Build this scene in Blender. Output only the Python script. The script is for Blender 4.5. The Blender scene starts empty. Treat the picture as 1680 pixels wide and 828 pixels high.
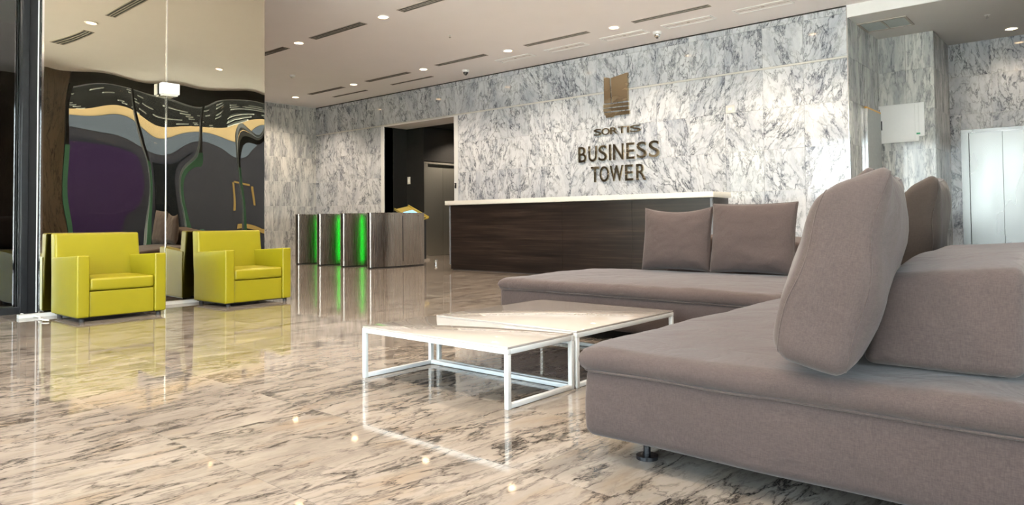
import bpy, bmesh, math, random
from mathutils import Vector, Matrix, Euler, noise
random.seed(7)
S = bpy.context.scene
COL = S.collection
PI = math.pi

# ------------------------------------------------------------------ camera, light, exposure
cd = bpy.data.cameras.new('camera'); cam = bpy.data.objects.new('camera', cd); COL.objects.link(cam)
fw = Vector((-0.6518902691660986, 0.7577999268015628, 0.02789888718385762))
rt = Vector((0.7578967898189147, 0.6523103468441658, -0.009146987604009145))
up = Vector((0.025130319312241346, -0.015181644824929265, 0.9995688994319873))
m = Matrix((rt, up, -fw)).transposed().to_4x4(); m.translation = (0, 0, 0.790159)
cam.matrix_world = m
cd.sensor_width = 36; cd.lens = 24.70077; cd.shift_y = -0.04991; cd.clip_start = 0.05; cd.clip_end = 200
S.camera = cam
S.view_settings.view_transform = 'Standard'; S.view_settings.look = 'None'
S.view_settings.gamma = 1; S.view_settings.use_curve_mapping = False
S.view_settings.exposure = 1.12
try:
    S.cycles.max_bounces = 10; S.cycles.diffuse_bounces = 5; S.cycles.glossy_bounces = 5
    S.cycles.caustics_reflective = False; S.cycles.caustics_refractive = False
    S.cycles.sample_clamp_indirect = 6
except Exception: pass

w = bpy.data.worlds.new('sky'); S.world = w; w.use_nodes = True
nt = w.node_tree; nt.nodes.clear()
wo = nt.nodes.new('ShaderNodeOutputWorld'); bg = nt.nodes.new('ShaderNodeBackground')
tc = nt.nodes.new('ShaderNodeTexCoord'); sx = nt.nodes.new('ShaderNodeSeparateXYZ'); cr = nt.nodes.new('ShaderNodeValToRGB')
nt.links.new(tc.outputs['Generated'], sx.inputs[0]); nt.links.new(sx.outputs[2], cr.inputs[0])
e = cr.color_ramp.elements
e[0].position = 0.0; e[0].color = (0.95, 0.97, 1.0, 1)
e[1].position = 0.75; e[1].color = (0.22, 0.30, 0.44, 1)
q = e.new(0.28); q.color = (0.62, 0.70, 0.82, 1)
nt.links.new(cr.outputs[0], bg.inputs[0]); bg.inputs[1].default_value = 6.2
nt.links.new(bg.outputs[0], wo.inputs[0])

sd = bpy.data.lights.new('sun', 'SUN'); sd.energy = 66; sd.angle = .02; sd.color = (1, .95, .87)
sun = bpy.data.objects.new('sun', sd); COL.objects.link(sun)
sun.rotation_euler = Vector((-.2, .8, -1.0)).to_track_quat('-Z', 'Y').to_euler()
LAMP_W = 120.0        # watts of one ceiling downlight

# ------------------------------------------------------------------ helpers
def tag(o, label=None, cat=None, group=None, kind=None):
    if label: o['label'] = label
    if cat: o['category'] = cat
    if group: o['group'] = group
    if kind: o['kind'] = kind
    return o

def empty(name, loc=(0, 0, 0), rz=0, label=None, cat=None, group=None):
    o = bpy.data.objects.new(name, None); COL.objects.link(o)
    o.location = loc; o.rotation_euler = (0, 0, rz); o.empty_display_size = .1
    return tag(o, label, cat, group)

def link(name, me, parent=None, loc=None, rot=None):
    o = bpy.data.objects.new(name, me); COL.objects.link(o)
    if parent: o.parent = parent
    if loc is not None: o.location = loc
    if rot is not None: o.rotation_euler = rot
    return o

def mesh(bm, mat, smooth=False, name='m'):
    me = bpy.data.meshes.new(name); bm.normal_update(); bm.to_mesh(me); bm.free()
    if mat: me.materials.append(mat)
    if smooth:
        for p in me.polygons: p.use_smooth = True
        if smooth != 'all':
            me.set_sharp_from_angle(angle=math.radians(38))
    return me

def B(): return bmesh.new()

def box(bm, x0, x1, y0, y1, z0, z1, bev=0, seg=2, mat=None):
    mtx = Matrix.Translation(((x0+x1)/2, (y0+y1)/2, (z0+z1)/2)) @ Matrix.Diagonal((abs(x1-x0), abs(y1-y0), abs(z1-z0), 1))
    if mat is not None: mtx = mat @ mtx
    r = bmesh.ops.create_cube(bm, size=1, matrix=mtx)
    if bev:
        vs = r['verts']; es = list({e for v in vs for e in v.link_edges})
        bmesh.ops.bevel(bm, geom=es, offset=bev, segments=seg, profile=.5, affect='EDGES')
    return bm

def cyl(bm, c, r, h, n=24, axis='z', r2=None, mat=None):
    M = Matrix.Translation(c)
    if axis == 'x': M = M @ Matrix.Rotation(PI/2, 4, 'Y')
    if axis == 'y': M = M @ Matrix.Rotation(-PI/2, 4, 'X')
    if mat is not None: M = mat @ M
    bmesh.ops.create_cone(bm, cap_ends=True, segments=n, radius1=r, radius2=r if r2 is None else r2, depth=h, matrix=M)
    return bm

def bobj(name, mat, parent, *boxes, bev=0, smooth=False, label=None, loc=None, rot=None):
    bm = B()
    for b in boxes: box(bm, *b, bev=bev)
    o = link(name, mesh(bm, mat, smooth or bool(bev)), parent, loc, rot)
    if label: o['label'] = label
    return o

def tube(bm, pts, r, n=8, closed=False):
    pts = [Vector(p) for p in pts]; N = len(pts); rings = []
    prev = None
    for i, p in enumerate(pts):
        if closed: t = pts[(i+1) % N] - pts[i-1]
        else: t = pts[min(i+1, N-1)] - pts[max(i-1, 0)]
        t.normalize()
        a = Vector((0, 0, 1)) if abs(t.z) < .9 else Vector((1, 0, 0))
        if prev is not None: a = prev
        u = (a - t*a.dot(t)).normalized(); v = t.cross(u); prev = u
        rings.append([bm.verts.new(p + (u*math.cos(k*2*PI/n) + v*math.sin(k*2*PI/n))*r) for k in range(n)])
    for i in range(N if closed else N-1):
        a, b = rings[i], rings[(i+1) % N]
        for k in range(n): bm.faces.new((a[k], a[(k+1) % n], b[(k+1) % n], b[k]))
    if not closed:
        bm.faces.new(rings[0][::-1]); bm.faces.new(rings[-1])
    return bm

def prism(bm, poly, d0, d1, plane='xy'):
    def P(a, b, d): return {'xy': (a, b, d), 'xz': (a, d, b), 'yz': (d, a, b)}[plane]
    A = [bm.verts.new(P(a, b, d0)) for a, b in poly]; C = [bm.verts.new(P(a, b, d1)) for a, b in poly]
    n = len(poly)
    bm.faces.new(A[::-1]); bm.faces.new(C)
    for i in range(n): bm.faces.new((A[i], A[(i+1) % n], C[(i+1) % n], C[i]))
    bmesh.ops.recalc_face_normals(bm, faces=bm.faces)
    return bm

def soft_box(sx, sy, sz, r, res=.05, fn=None):
    """rounded box centred in x,y, base at z=0, evenly gridded; fn(v,(sx,sy,sz)) displaces."""
    def ax(s):
        k = [0, .15*r, .4*r, .7*r, r]; n = max(1, round((s-2*r)/res))
        a = k + [r + (s-2*r)*i/n for i in range(1, n)] + [s-x for x in k[::-1]]
        return [x - s/2 for x in a]
    X, Y, Z = ax(sx), ax(sy), ax(sz)
    bm = B(); V = {}
    def vert(i, j, k):
        if (i, j, k) in V: return V[i, j, k]
        p = Vector((X[i], Y[j], Z[k]))
        q = Vector((max(-sx/2+r, min(sx/2-r, p.x)), max(-sy/2+r, min(sy/2-r, p.y)), max(-sz/2+r, min(sz/2-r, p.z))))
        d = p-q; v = q + d.normalized()*r; v.z += sz/2
        if fn: v = fn(v, (sx, sy, sz))
        V[i, j, k] = bm.verts.new(v); return V[i, j, k]
    nx, ny, nz = len(X)-1, len(Y)-1, len(Z)-1
    for i in range(nx):
        for j in range(ny):
            bm.faces.new((vert(i, j, 0), vert(i, j+1, 0), vert(i+1, j+1, 0), vert(i+1, j, 0)))
            bm.faces.new((vert(i, j, nz), vert(i+1, j, nz), vert(i+1, j+1, nz), vert(i, j+1, nz)))
    for i in range(nx):
        for k in range(nz):
            bm.faces.new((vert(i, 0, k), vert(i+1, 0, k), vert(i+1, 0, k+1), vert(i, 0, k+1)))
            bm.faces.new((vert(i, ny, k), vert(i, ny, k+1), vert(i+1, ny, k+1), vert(i+1, ny, k)))
    for j in range(ny):
        for k in range(nz):
            bm.faces.new((vert(0, j, k), vert(0, j, k+1), vert(0, j+1, k+1), vert(0, j+1, k)))
            bm.faces.new((vert(nx, j, k), vert(nx, j+1, k), vert(nx, j+1, k+1), vert(nx, j, k+1)))
    return bm

# ------------------------------------------------------------------ materials
def new_mat(name):
    mt = bpy.data.materials.new(name); mt.use_nodes = True
    return mt, mt.node_tree, mt.node_tree.nodes['Principled BSDF']

def N(nt, t, **kw):
    n = nt.nodes.new('ShaderNode' + t)
    for k, v in kw.items():
        if k in ('op', 'operation'): n.operation = v
        elif k == 'inp':
            for a, b in v.items(): n.inputs[a].default_value = b
        else: setattr(n, k, v)
    return n

def ramp(nt, src, stops):
    r = nt.nodes.new('ShaderNodeValToRGB'); nt.links.new(src, r.inputs[0])
    el = r.color_ramp.elements
    while len(el) < len(stops): el.new(.5)
    for q, (p, c) in zip(el, stops):
        q.position = p; q.color = (*c, 1) if not isinstance(c, (int, float)) else (c, c, c, 1)
    return r.outputs[0]

def mixc(nt, fac, a, b, mode='MIX'):
    x = nt.nodes.new('ShaderNodeMix'); x.data_type = 'RGBA'; x.blend_type = mode
    for sock, v in ((x.inputs[0], fac), (x.inputs[6], a), (x.inputs[7], b)):
        if hasattr(v, 'is_linked') or hasattr(v, 'links'): nt.links.new(v, sock)
        else: sock.default_value = v if isinstance(v, (int, float)) else (*v, 1)
    return x.outputs[2]

def plain(name, col, rough=.5, metal=0, spec=.5, noise_amt=.06, bump=0, nscale=20, emit=None, coat=0):
    mt, nt, b = new_mat(name)
    tx = N(nt, 'TexCoord'); nz = N(nt, 'TexNoise', inp={'Scale': nscale, 'Detail': 4})
    nt.links.new(tx.outputs['Object'], nz.inputs['Vector'])
    lo = tuple(max(0, c*(1-noise_amt)) for c in col); hi = tuple(min(1, c*(1+noise_amt)) for c in col)
    nt.links.new(ramp(nt, nz.outputs[0], [(.3, lo), (.7, hi)]), b.inputs['Base Color'])
    b.inputs['Roughness'].default_value = rough; b.inputs['Metallic'].default_value = metal
    b.inputs['Specular IOR Level'].default_value = spec; b.inputs['Coat Weight'].default_value = coat
    if bump:
        bp = N(nt, 'Bump', inp={'Strength': bump, 'Distance': .002}); nt.links.new(nz.outputs[0], bp.inputs['Height'])
        nt.links.new(bp.outputs[0], b.inputs['Normal'])
    if emit:
        b.inputs['Emission Color'].default_value = (*emit[0], 1); b.inputs['Emission Strength'].default_value = emit[1]
    return mt

def marble(name, white, grey, dark, scale=1.6, stretch=(1, 1, .55), rot=.9, rotaxis='Y', rough=.06, vein=1.0, warm=None, fine=1.0, tilt=0.0):
    mt, nt, b = new_mat(name); L = nt.links.new
    tx = N(nt, 'TexCoord'); oi = N(nt, 'ObjectInfo')
    wn = N(nt, 'TexWhiteNoise', noise_dimensions='1D'); L(oi.outputs['Random'], wn.inputs['W'])
    sc = N(nt, 'VectorMath', operation='SCALE', inp={'Scale': 60}); L(wn.outputs['Color'], sc.inputs[0])
    sub = N(nt, 'Math', operation='SUBTRACT', inp={1: .5}); L(oi.outputs['Random'], sub.inputs[0])
    mul = N(nt, 'Math', operation='MULTIPLY_ADD', inp={1: rot*2, 2: tilt}); L(sub.outputs[0], mul.inputs[0])
    vr = N(nt, 'VectorRotate', rotation_type=rotaxis+'_AXIS'); L(tx.outputs['Object'], vr.inputs['Vector']); L(mul.outputs[0], vr.inputs['Angle'])
    st = N(nt, 'VectorMath', operation='MULTIPLY'); L(vr.outputs[0], st.inputs[0]); st.inputs[1].default_value = stretch
    ad = N(nt, 'VectorMath', operation='ADD'); L(st.outputs[0], ad.inputs[0]); L(sc.outputs[0], ad.inputs[1])
    # warp
    wz = N(nt, 'TexNoise', inp={'Scale': scale*2.2, 'Detail': 5, 'Roughness': .6}); L(ad.outputs[0], wz.inputs['Vector'])
    ws = N(nt, 'VectorMath', operation='MULTIPLY_ADD'); L(wz.outputs['Color'], ws.inputs[0]); ws.inputs[1].default_value = (.30/scale*1.6,)*3; L(ad.outputs[0], ws.inputs[2])
    def ridge(sc_, det, width, soft):
        z = N(nt, 'TexNoise', inp={'Scale': sc_, 'Detail': det, 'Roughness': .55}); L(ws.outputs[0], z.inputs['Vector'])
        a = N(nt, 'Math', operation='SUBTRACT', inp={1: .5}); L(z.outputs[0], a.inputs[0])
        c = N(nt, 'Math', operation='ABSOLUTE'); L(a.outputs[0], c.inputs[0])
        return ramp(nt, c.outputs[0], [(0, 1), (width, .55), (width+soft, 0)])
    v1 = ridge(scale*2.2, 5, .007, .028); v2 = ridge(scale*5.0, 6, .008, .04*fine)
    msk = N(nt, 'TexNoise', inp={'Scale': scale*1.9, 'Detail': 3}); L(ad.outputs[0], msk.inputs['Vector'])
    mr = ramp(nt, msk.outputs[0], [(.38, .15), (.62, 1)])
    cl = N(nt, 'TexNoise', inp={'Scale': scale*1.4, 'Detail': 8, 'Roughness': .68}); L(ws.outputs[0], cl.inputs['Vector'])
    clr = ramp(nt, cl.outputs[0], [(.42, 0), (.74, .9)])
    col = mixc(nt, clr, white, grey)
    if warm:
        wm = N(nt, 'TexNoise', inp={'Scale': scale*3, 'Detail': 3}); L(sc.outputs[0], wm.inputs['Vector']); L(ad.outputs[0], wm.inputs['Vector'])
        col = mixc(nt, ramp(nt, wm.outputs[0], [(.55, 0), (.75, .5)]), col, warm)
    m2 = N(nt, 'Math', operation='MULTIPLY'); L(v2, m2.inputs[0]); L(mr, m2.inputs[1])
    m2b = N(nt, 'Math', operation='MULTIPLY', inp={1: .75*vein}); L(m2.outputs[0], m2b.inputs[0])
    col = mixc(nt, m2b.outputs[0], col, dark)
    m1 = N(nt, 'Math', operation='MULTIPLY', inp={1: .85*vein}); L(v1, m1.inputs[0])
    m1c = N(nt, 'Math', operation='MULTIPLY'); L(m1.outputs[0], m1c.inputs[0]); L(ramp(nt, msk.outputs[0], [(.3, .35), (.55, 1)]), m1c.inputs[1])
    col = mixc(nt, m1c.outputs[0], col, dark)
    L(col, b.inputs['Base Color'])
    b.inputs['Roughness'].default_value = rough
    return mt

def fabric(name, c1, c2, sheen=.15):
    mt, nt, b = new_mat(name); L = nt.links.new
    tx = N(nt, 'TexCoord')
    nz = N(nt, 'TexNoise', inp={'Scale': 3.0, 'Detail': 4}); L(tx.outputs['Object'], nz.inputs['Vector'])
    def thread(vec):
        s = N(nt, 'VectorMath', operation='MULTIPLY'); s.inputs[1].default_value = vec; L(tx.outputs['Object'], s.inputs[0])
        n = N(nt, 'TexNoise', inp={'Scale': 1.0, 'Detail': 2}); L(s.outputs[0], n.inputs['Vector']); return n.outputs[0]
    a = thread((420, 420, 70)); c = thread((90, 90, 480))
    mx = N(nt, 'Math', operation='ADD'); L(a, mx.inputs[0]); L(c, mx.inputs[1])
    hf = N(nt, 'Math', operation='MULTIPLY', inp={1: .5}); L(mx.outputs[0], hf.inputs[0])
    base = mixc(nt, nz.outputs[0], c1, c2)
    tr = ramp(nt, hf.outputs[0], [(.35, .82), (.65, 1.18)])
    L(mixc(nt, 1.0, base, tr, 'MULTIPLY'), b.inputs['Base Color'])
    b.inputs['Roughness'].default_value = .9; b.inputs['Specular IOR Level'].default_value = .15
    b.inputs['Sheen Weight'].default_value = sheen
    w2 = N(nt, 'TexNoise', inp={'Scale': 6.0, 'Detail': 3, 'Distortion': .8}); L(tx.outputs['Object'], w2.inputs['Vector'])
    b1 = N(nt, 'Bump', inp={'Strength': .15, 'Distance': .001}); L(hf.outputs[0], b1.inputs['Height'])
    b2 = N(nt, 'Bump', inp={'Strength': .5, 'Distance': .022}); L(w2.outputs[0], b2.inputs['Height']); L(b1.outputs[0], b2.inputs['Normal'])
    L(b2.outputs[0], b.inputs['Normal'])
    return mt

def brushed(name, col, rough=.22, vec=(200, 200, 1.5), var=.15, bumpy=.08):
    mt, nt, b = new_mat(name); L = nt.links.new
    tx = N(nt, 'TexCoord'); s = N(nt, 'VectorMath', operation='MULTIPLY'); s.inputs[1].default_value = vec
    L(tx.outputs['Object'], s.inputs[0]); n = N(nt, 'TexNoise', inp={'Scale': 1, 'Detail': 3}); L(s.outputs[0], n.inputs['Vector'])
    lo = tuple(c*(1-var) for c in col); hi = tuple(min(1, c*(1+var)) for c in col)
    L(ramp(nt, n.outputs[0], [(.3, lo), (.7, hi)]), b.inputs['Base Color'])
    L(ramp(nt, n.outputs[0], [(.3, rough*.8), (.7, rough*1.25)]), b.inputs['Roughness'])
    b.inputs['Metallic'].default_value = 1
    bp = N(nt, 'Bump', inp={'Strength': bumpy, 'Distance': .0005}); L(n.outputs[0], bp.inputs['Height']); L(bp.outputs[0], b.inputs['Normal'])
    return mt

def wood(name):
    mt, nt, b = new_mat(name); L = nt.links.new
    tx = N(nt, 'TexCoord'); s = N(nt, 'VectorMath', operation='MULTIPLY'); s.inputs[1].default_value = (1.2, 6, 42)
    L(tx.outputs['Object'], s.inputs[0])
    n = N(nt, 'TexNoise', inp={'Scale': 1, 'Detail': 7, 'Roughness': .65, 'Distortion': .4}); L(s.outputs[0], n.inputs['Vector'])
    s2 = N(nt, 'VectorMath', operation='MULTIPLY'); s2.inputs[1].default_value = (.8, 3, 9); L(tx.outputs['Object'], s2.inputs[0])
    n2 = N(nt, 'TexNoise', inp={'Scale': 1, 'Detail': 3}); L(s2.outputs[0], n2.inputs['Vector'])
    a = ramp(nt, n.outputs[0], [(.3, (.006, .004, .0035)), (.5, (.017, .0105, .008)), (.72, (.045, .029, .022))])
    c = ramp(nt, n2.outputs[0], [(.35, .55), (.65, 1.25)])
    L(mixc(nt, 1.0, a, c, 'MULTIPLY'), b.inputs['Base Color'])
    b.inputs['Roughness'].default_value = .35
    return mt

M_wall = marble('wall_marble', (.64, .665, .69), (.30, .33, .40), (.022, .03, .052), scale=1.9, stretch=(1.15, 1, .5), rot=.6, vein=1.15)
M_vert = marble('vertical_veined_marble', (.62, .62, .59), (.18, .20, .23), (.035, .042, .06), scale=2.0, stretch=(1.5, 1.5, .28), rot=.12, vein=.9, fine=1.3)
M_floor = marble('floor_marble', (.285, .25, .215), (.14, .118, .10), (.010, .008, .008), scale=2.2, stretch=(1.5, .42, 1), rot=.07, rotaxis='Z', rough=.045, warm=(.25, .18, .115), vein=1.18, tilt=.04)
M_joint = plain('joint_grout', (.62, .60, .57), .6)
M_fjoint = plain('floor_joint', (.45, .37, .26), .5)
M_ceil = plain('ceiling_paint', (.87, .825, .82), .75, spec=.3, noise_amt=.01, nscale=2)
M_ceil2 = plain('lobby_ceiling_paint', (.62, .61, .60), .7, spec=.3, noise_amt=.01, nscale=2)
M_white = plain('white_paint', (.85, .85, .84), .45, noise_amt=.01)
M_gloss = plain('white_gloss_lacquer', (.40, .37, .34), .04, noise_amt=.01, coat=.5)
M_wmetal = plain('white_powder_metal', (.66, .68, .68), .3, noise_amt=.01)
M_black = plain('black_metal', (.012, .013, .015), .3, noise_amt=.2)
M_darkwall = plain('black_wall_paint', (.010, .010, .009), .6, noise_amt=.2)
M_slot = plain('slot_black', (.015, .014, .013), .7)
M_grille = plain('diffuser_metal', (.33, .29, .25), .5)
M_trim = plain('pale_band_metal', (.62, .61, .57), .35, noise_amt=.03)
M_steel = brushed('brushed_steel', (.38, .34, .30), .26, var=.07, bumpy=.03)
M_elev = brushed('elevator_steel', (.19, .192, .19), .25, vec=(2, 2, .4), var=.04, bumpy=.02)
M_elevd = brushed('dim_elevator_steel', (.62, .62, .56), .42, var=.05, bumpy=.02)
M_chrome = plain('chrome', (.8, .8, .8), .1, metal=1, noise_amt=.02)
M_gold = brushed('aged_brass', (.60, .49, .33), .25, vec=(2, 2, 6), var=.08, bumpy=0)
M_wood = wood('espresso_wood')
M_top = plain('white_solid_surface', (.68, .66, .60), .3, noise_amt=.02)
M_fab = fabric('taupe_fabric', (.058, .043, .040), (.071, .053, .049))
M_foot = plain('black_foot', (.01, .01, .012), .25)
M_rubber = plain('dark_rubber', (.02, .02, .02), .6)
M_edge = plain('grey_edge_trim', (.16, .17, .19), .5)
M_panel = plain('dark_end_panel', (.06, .055, .055), .35)

def vinyl(name, c):
    mt, nt, b = new_mat(name); L = nt.links.new
    tx = N(nt, 'TexCoord'); n = N(nt, 'TexNoise', inp={'Scale': 260, 'Detail': 2}); L(tx.outputs['Object'], n.inputs['Vector'])
    n2 = N(nt, 'TexNoise', inp={'Scale': 4, 'Detail': 3}); L(tx.outputs['Object'], n2.inputs['Vector'])
    L(ramp(nt, n2.outputs[0], [(.3, tuple(x*.94 for x in c)), (.7, c)]), b.inputs['Base Color'])
    b.inputs['Roughness'].default_value = .42; b.inputs['Specular IOR Level'].default_value = .45
    b1 = N(nt, 'Bump', inp={'Strength': .12, 'Distance': .0006}); L(n.outputs[0], b1.inputs['Height'])
    b2 = N(nt, 'Bump', inp={'Strength': .3, 'Distance': .008}); L(n2.outputs[0], b2.inputs['Height']); L(b1.outputs[0], b2.inputs['Normal'])
    L(b2.outputs[0], b.inputs['Normal']); return mt
M_yel = vinyl('chartreuse_vinyl', (.26, .225, .004))

def mirror_mat():
    mt, nt, b = new_mat('tinted_mirror')
    b.inputs['Base Color'].default_value = (.50, .455, .36, 1); b.inputs['Metallic'].default_value = 1; b.inputs['Roughness'].default_value = 0.0
    return mt
M_mirror = mirror_mat()

def pane_mat(name, tint, gloss):
    mt = bpy.data.materials.new(name); mt.use_nodes = True; nt = mt.node_tree; nt.nodes.clear()
    o = nt.nodes.new('ShaderNodeOutputMaterial'); t = nt.nodes.new('ShaderNodeBsdfTransparent'); g = nt.nodes.new('ShaderNodeBsdfGlossy')
    t.inputs[0].default_value = (*tint, 1); g.inputs['Roughness'].default_value = 0; g.inputs[0].default_value = (1, 1, 1, 1)
    lw = nt.nodes.new('ShaderNodeFresnel'); lw.inputs[0].default_value = gloss
    mx = nt.nodes.new('ShaderNodeMixShader'); nt.links.new(lw.outputs[0], mx.inputs[0]); nt.links.new(t.outputs[0], mx.inputs[1]); nt.links.new(g.outputs[0], mx.inputs[2])
    nt.links.new(mx.outputs[0], o.inputs[0]); return mt
M_glass = pane_mat('clear_glass', (.93, .97, .95), 1.22)
M_tint = pane_mat('dark_tinted_glass', (.10, .13, .12), 1.7)

def lamp_mat(name, c, s):
    mt = bpy.data.materials.new(name); mt.use_nodes = True; nt = mt.node_tree; nt.nodes.clear()
    o = nt.nodes.new('ShaderNodeOutputMaterial'); em = nt.nodes.new('ShaderNodeEmission')
    em.inputs[0].default_value = (*c, 1); em.inputs[1].default_value = s; nt.links.new(em.outputs[0], o.inputs[0]); return mt
M_lamp = lamp_mat('warm_lamp', (1, .68, .38), 12)
M_green = lamp_mat('green_led', (.0, 1, .04), 9)
M_screen = lamp_mat('blue_screen', (.25, .5, 1), 1.2)

# ------------------------------------------------------------------ room constants
XL, XR, YB, YF, H = -15.37, 0.9, 10.26, -3.0, 3.705
REC_H = 3.536
TP = 0.5858; TX0 = -2.736
MX = -7.1; MY0, MY1 = 1.96, 4.09
AX0, AX1, AH = -12.645, -10.41, 2.97

def structure(name, mat, *boxes, bev=0):
    o = bobj(name, mat, None, *boxes, bev=bev); o['kind'] = 'structure'; return o

# tiles -------------------------------------------------------------
_tile_cache = {}
def tile_mesh(a, b, mat, kind):
    k = (round(a, 3), round(b, 3), mat.name, kind)
    if k in _tile_cache: return _tile_cache[k]
    bm = B(); g = .0016
    if kind == 'wall': box(bm, -a/2+g, a/2-g, -.006, .006, -b/2+g, b/2-g)
    else: box(bm, -a/2+g*.6, a/2-g*.6, -b/2+g*.6, b/2-g*.6, -.012, 0)
    _tile_cache[k] = mesh(bm, mat); return _tile_cache[k]

def wall_tiles(parent, mat, origin, ang, u_edges, z_edges, hole=None):
    """tiles on a vertical plane; u along the wall direction (cos ang, sin ang)."""
    c, s = math.cos(ang), math.sin(ang)
    for i in range(len(u_edges)-1):
        for j in range(len(z_edges)-1):
            rects = [(u_edges[i], u_edges[i+1], z_edges[j], z_edges[j+1])]
            if hole:
                h0, h1, hz = hole; out = []
                for (a, b, z0, z1) in rects:
                    if b <= h0 or a >= h1 or z0 >= hz: out.append((a, b, z0, z1)); continue
                    if a < h0: out.append((a, h0, z0, z1))
                    if b > h1: out.append((h1, b, z0, z1))
                    if z1 > hz: out.append((max(a, h0), min(b, h1), hz, z1))
                rects = out
            for (a, b, z0, z1) in rects:
                if b-a < .03 or z1-z0 < .02: continue
                u = (a+b)/2
                link('marble_tile', tile_mesh(b-a, z1-z0, mat, 'wall'), parent,
                     (origin[0]+c*u, origin[1]+s*u, (z0+z1)/2), (0, 0, ang))

# ---- floor
floor = structure('floor', M_fjoint, (XL-.3, XR+.2, YF, 14.6, -.2, -.006))
fx = [XR - 1.17*i for i in range(0, 16)]; fy = [1.15 + .572*j for j in range(-8, 25)]
near, far = [], []
for a in fx:
    for b_ in fy:
        x0, x1, y0, y1 = a-1.17, a, b_, b_+.572
        if y1 > 14.6 or x0 < XL-1.2: continue
        xc, yc = (x0+x1)/2, (y0+y1)/2
        vis = -8.2 < xc < .4 and .2 < yc < 9.3 and xc > -yc*5.2 - .8
        (near if vis and len(near) < 290 else far).append((x0, x1, y0, y1))
for (x0, x1, y0, y1) in near:
    link('floor_tile', tile_mesh(x1-x0, y1-y0, M_floor, 'floor'), floor, ((x0+x1)/2, (y0+y1)/2, 0))
bm = B(); g = .001
for (x0, x1, y0, y1) in far: box(bm, x0+g, x1-g, y0+g, y1-g, -.012, 0)
o = link('floor_tile', mesh(bm, M_floor), floor); o['kind'] = 'stuff'

# ---- main ceiling with the lowered lift lobby
ceiling = structure('ceiling', M_ceil, (XL-.3, XR+.2, YF-.2, YB-.004, H, H+.2))
structure('ceiling_lobby', M_ceil2, (TX0-.001, XR+.2, YB+.02, 13.2, REC_H, REC_H+.15))
structure('trim_1', M_white, (TX0+.0, XR+.2, YB-.003, YB+.019, REC_H, H+.1))

# ---- back wall: core with opening, tiles in front
wall_back = structure('wall_back', M_joint, (XL, AX0-.02, YB+.008, YB+.25, 0, H+.05), (AX1+.02, TX0-.008, YB+.008, YB+.25, 0, H+.05),
                      (AX0-.02, AX1+.02, YB+.008, YB+.25, AH+.03, H+.05))
ue = [TX0-.008 - .0*0 - TP*i for i in range(0, 22)] + [XL]
ue = sorted(ue)
ze = [0, .6, 1.2, 1.8, 2.4, 2.985]
wall_tiles(wall_back, M_wall, (0, YB), 0, ue, ze, (AX0-.13, AX1+.13, AH+.015))
wall_tiles(wall_back, M_wall, (0, YB), 0, ue, [3.015, 3.6, H-.02])
structure('trim_2', M_trim, (XL+.02, TX0-.008, YB-.008, YB+.006, 2.987, 3.013))
structure('shadow_gap_strip', M_slot, (XL, TX0-.01, YB-.006, YB+.007, H-.02, H))  # black strip paints the shadow gap between wall tiles and ceiling
structure('trim_4', M_wmetal, (AX0-.13, AX0-.02, YB-.012, YB+.25, 0, AH+.015))
structure('trim_5', M_wmetal, (AX1+.02, AX1+.13, YB-.012, YB+.25, 0, AH+.015))
structure('trim_6', M_chrome, (TX0-.010, TX0+.0, YB-.008, YB+.004, 0, H-.02))
# ---- left marble wall
wall_left = structure('wall_left', M_joint, (XL-.25, XL-.008, 4.0, YB+.2, 0, H+.05))
wall_tiles(wall_left, M_vert, (XL, YB-.008), -PI/2, [0, .60, 1.19, 1.78, 2.37, 2.96, 3.55], [0, .6, 1.2, 1.8, 2.4, 3.0, 3.6, H-.015])
# ---- alcove behind the turnstiles
structure('ceiling_alcove', M_ceil, (AX0-.02, AX1+.02, YB+.0, 10.93, AH, AH+.03))
structure('wall_alcove_left', M_darkwall, (AX0-.14, AX0-.02, YB+.25, 10.93, 0, AH))
wall_alc = structure('wall_alcove', M_darkwall, (AX0-.14, -12.08, 10.93, 10.94, 0, 3.3), (-12.25, -12.08, 10.94, 14.5, 2.2, 3.3), (-12.25, -12.08, 12.3, 14.5, 0, 2.2), (-12.25, -12.22, 10.94, 12.3, 0, 2.2), (-12.25, -7.9, 14.4, 14.5, 0, 3.3))
structure('wall_alcove_right', M_darkwall, (AX1+.02, AX1+.12, YB+.25, 14.4, 0, 3.3))
structure('ceiling_passage', M_darkwall, (-12.25, AX1+.1, 10.94, 14.5, 3.0, 3.1))
# ---- lift lobby recess
wr = structure('wall_recess', M_joint, (TX0-.25, TX0-.008, YB+.25, 12.1, 0, H), (TX0-.25, -1.99-.008, 11.858, 12.1, 0, H),
               (-2.2, -1.998, 12.1, 13.3, 0, H), (-2.2, -1.84, 13.058, 13.3, 0, H), (-1.84, XR+.2, 13.058, 13.3, 2.16, H), (-.78, XR+.2, 13.058, 13.3, 0, 2.16))
zr = [0, .6, 1.2, 1.8, 2.4, 3.0, REC_H]
wall_tiles(wr, M_vert, (TX0, YB+.01), PI/2, [0, .53, 1.06, 1.585], zr)
wall_tiles(wr, M_vert, (TX0+.008, 11.85), 0, [0, .375, .742], zr)
wall_tiles(wr, M_vert, (-1.99, 11.86), PI/2, [0, .59, 1.185], zr)
wall_tiles(wr, M_wall, (-1.984, 13.05), 0, [0, .57, 1.14, 1.71, 2.3, 2.88], zr, (.146, 1.20, 2.16))

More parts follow.
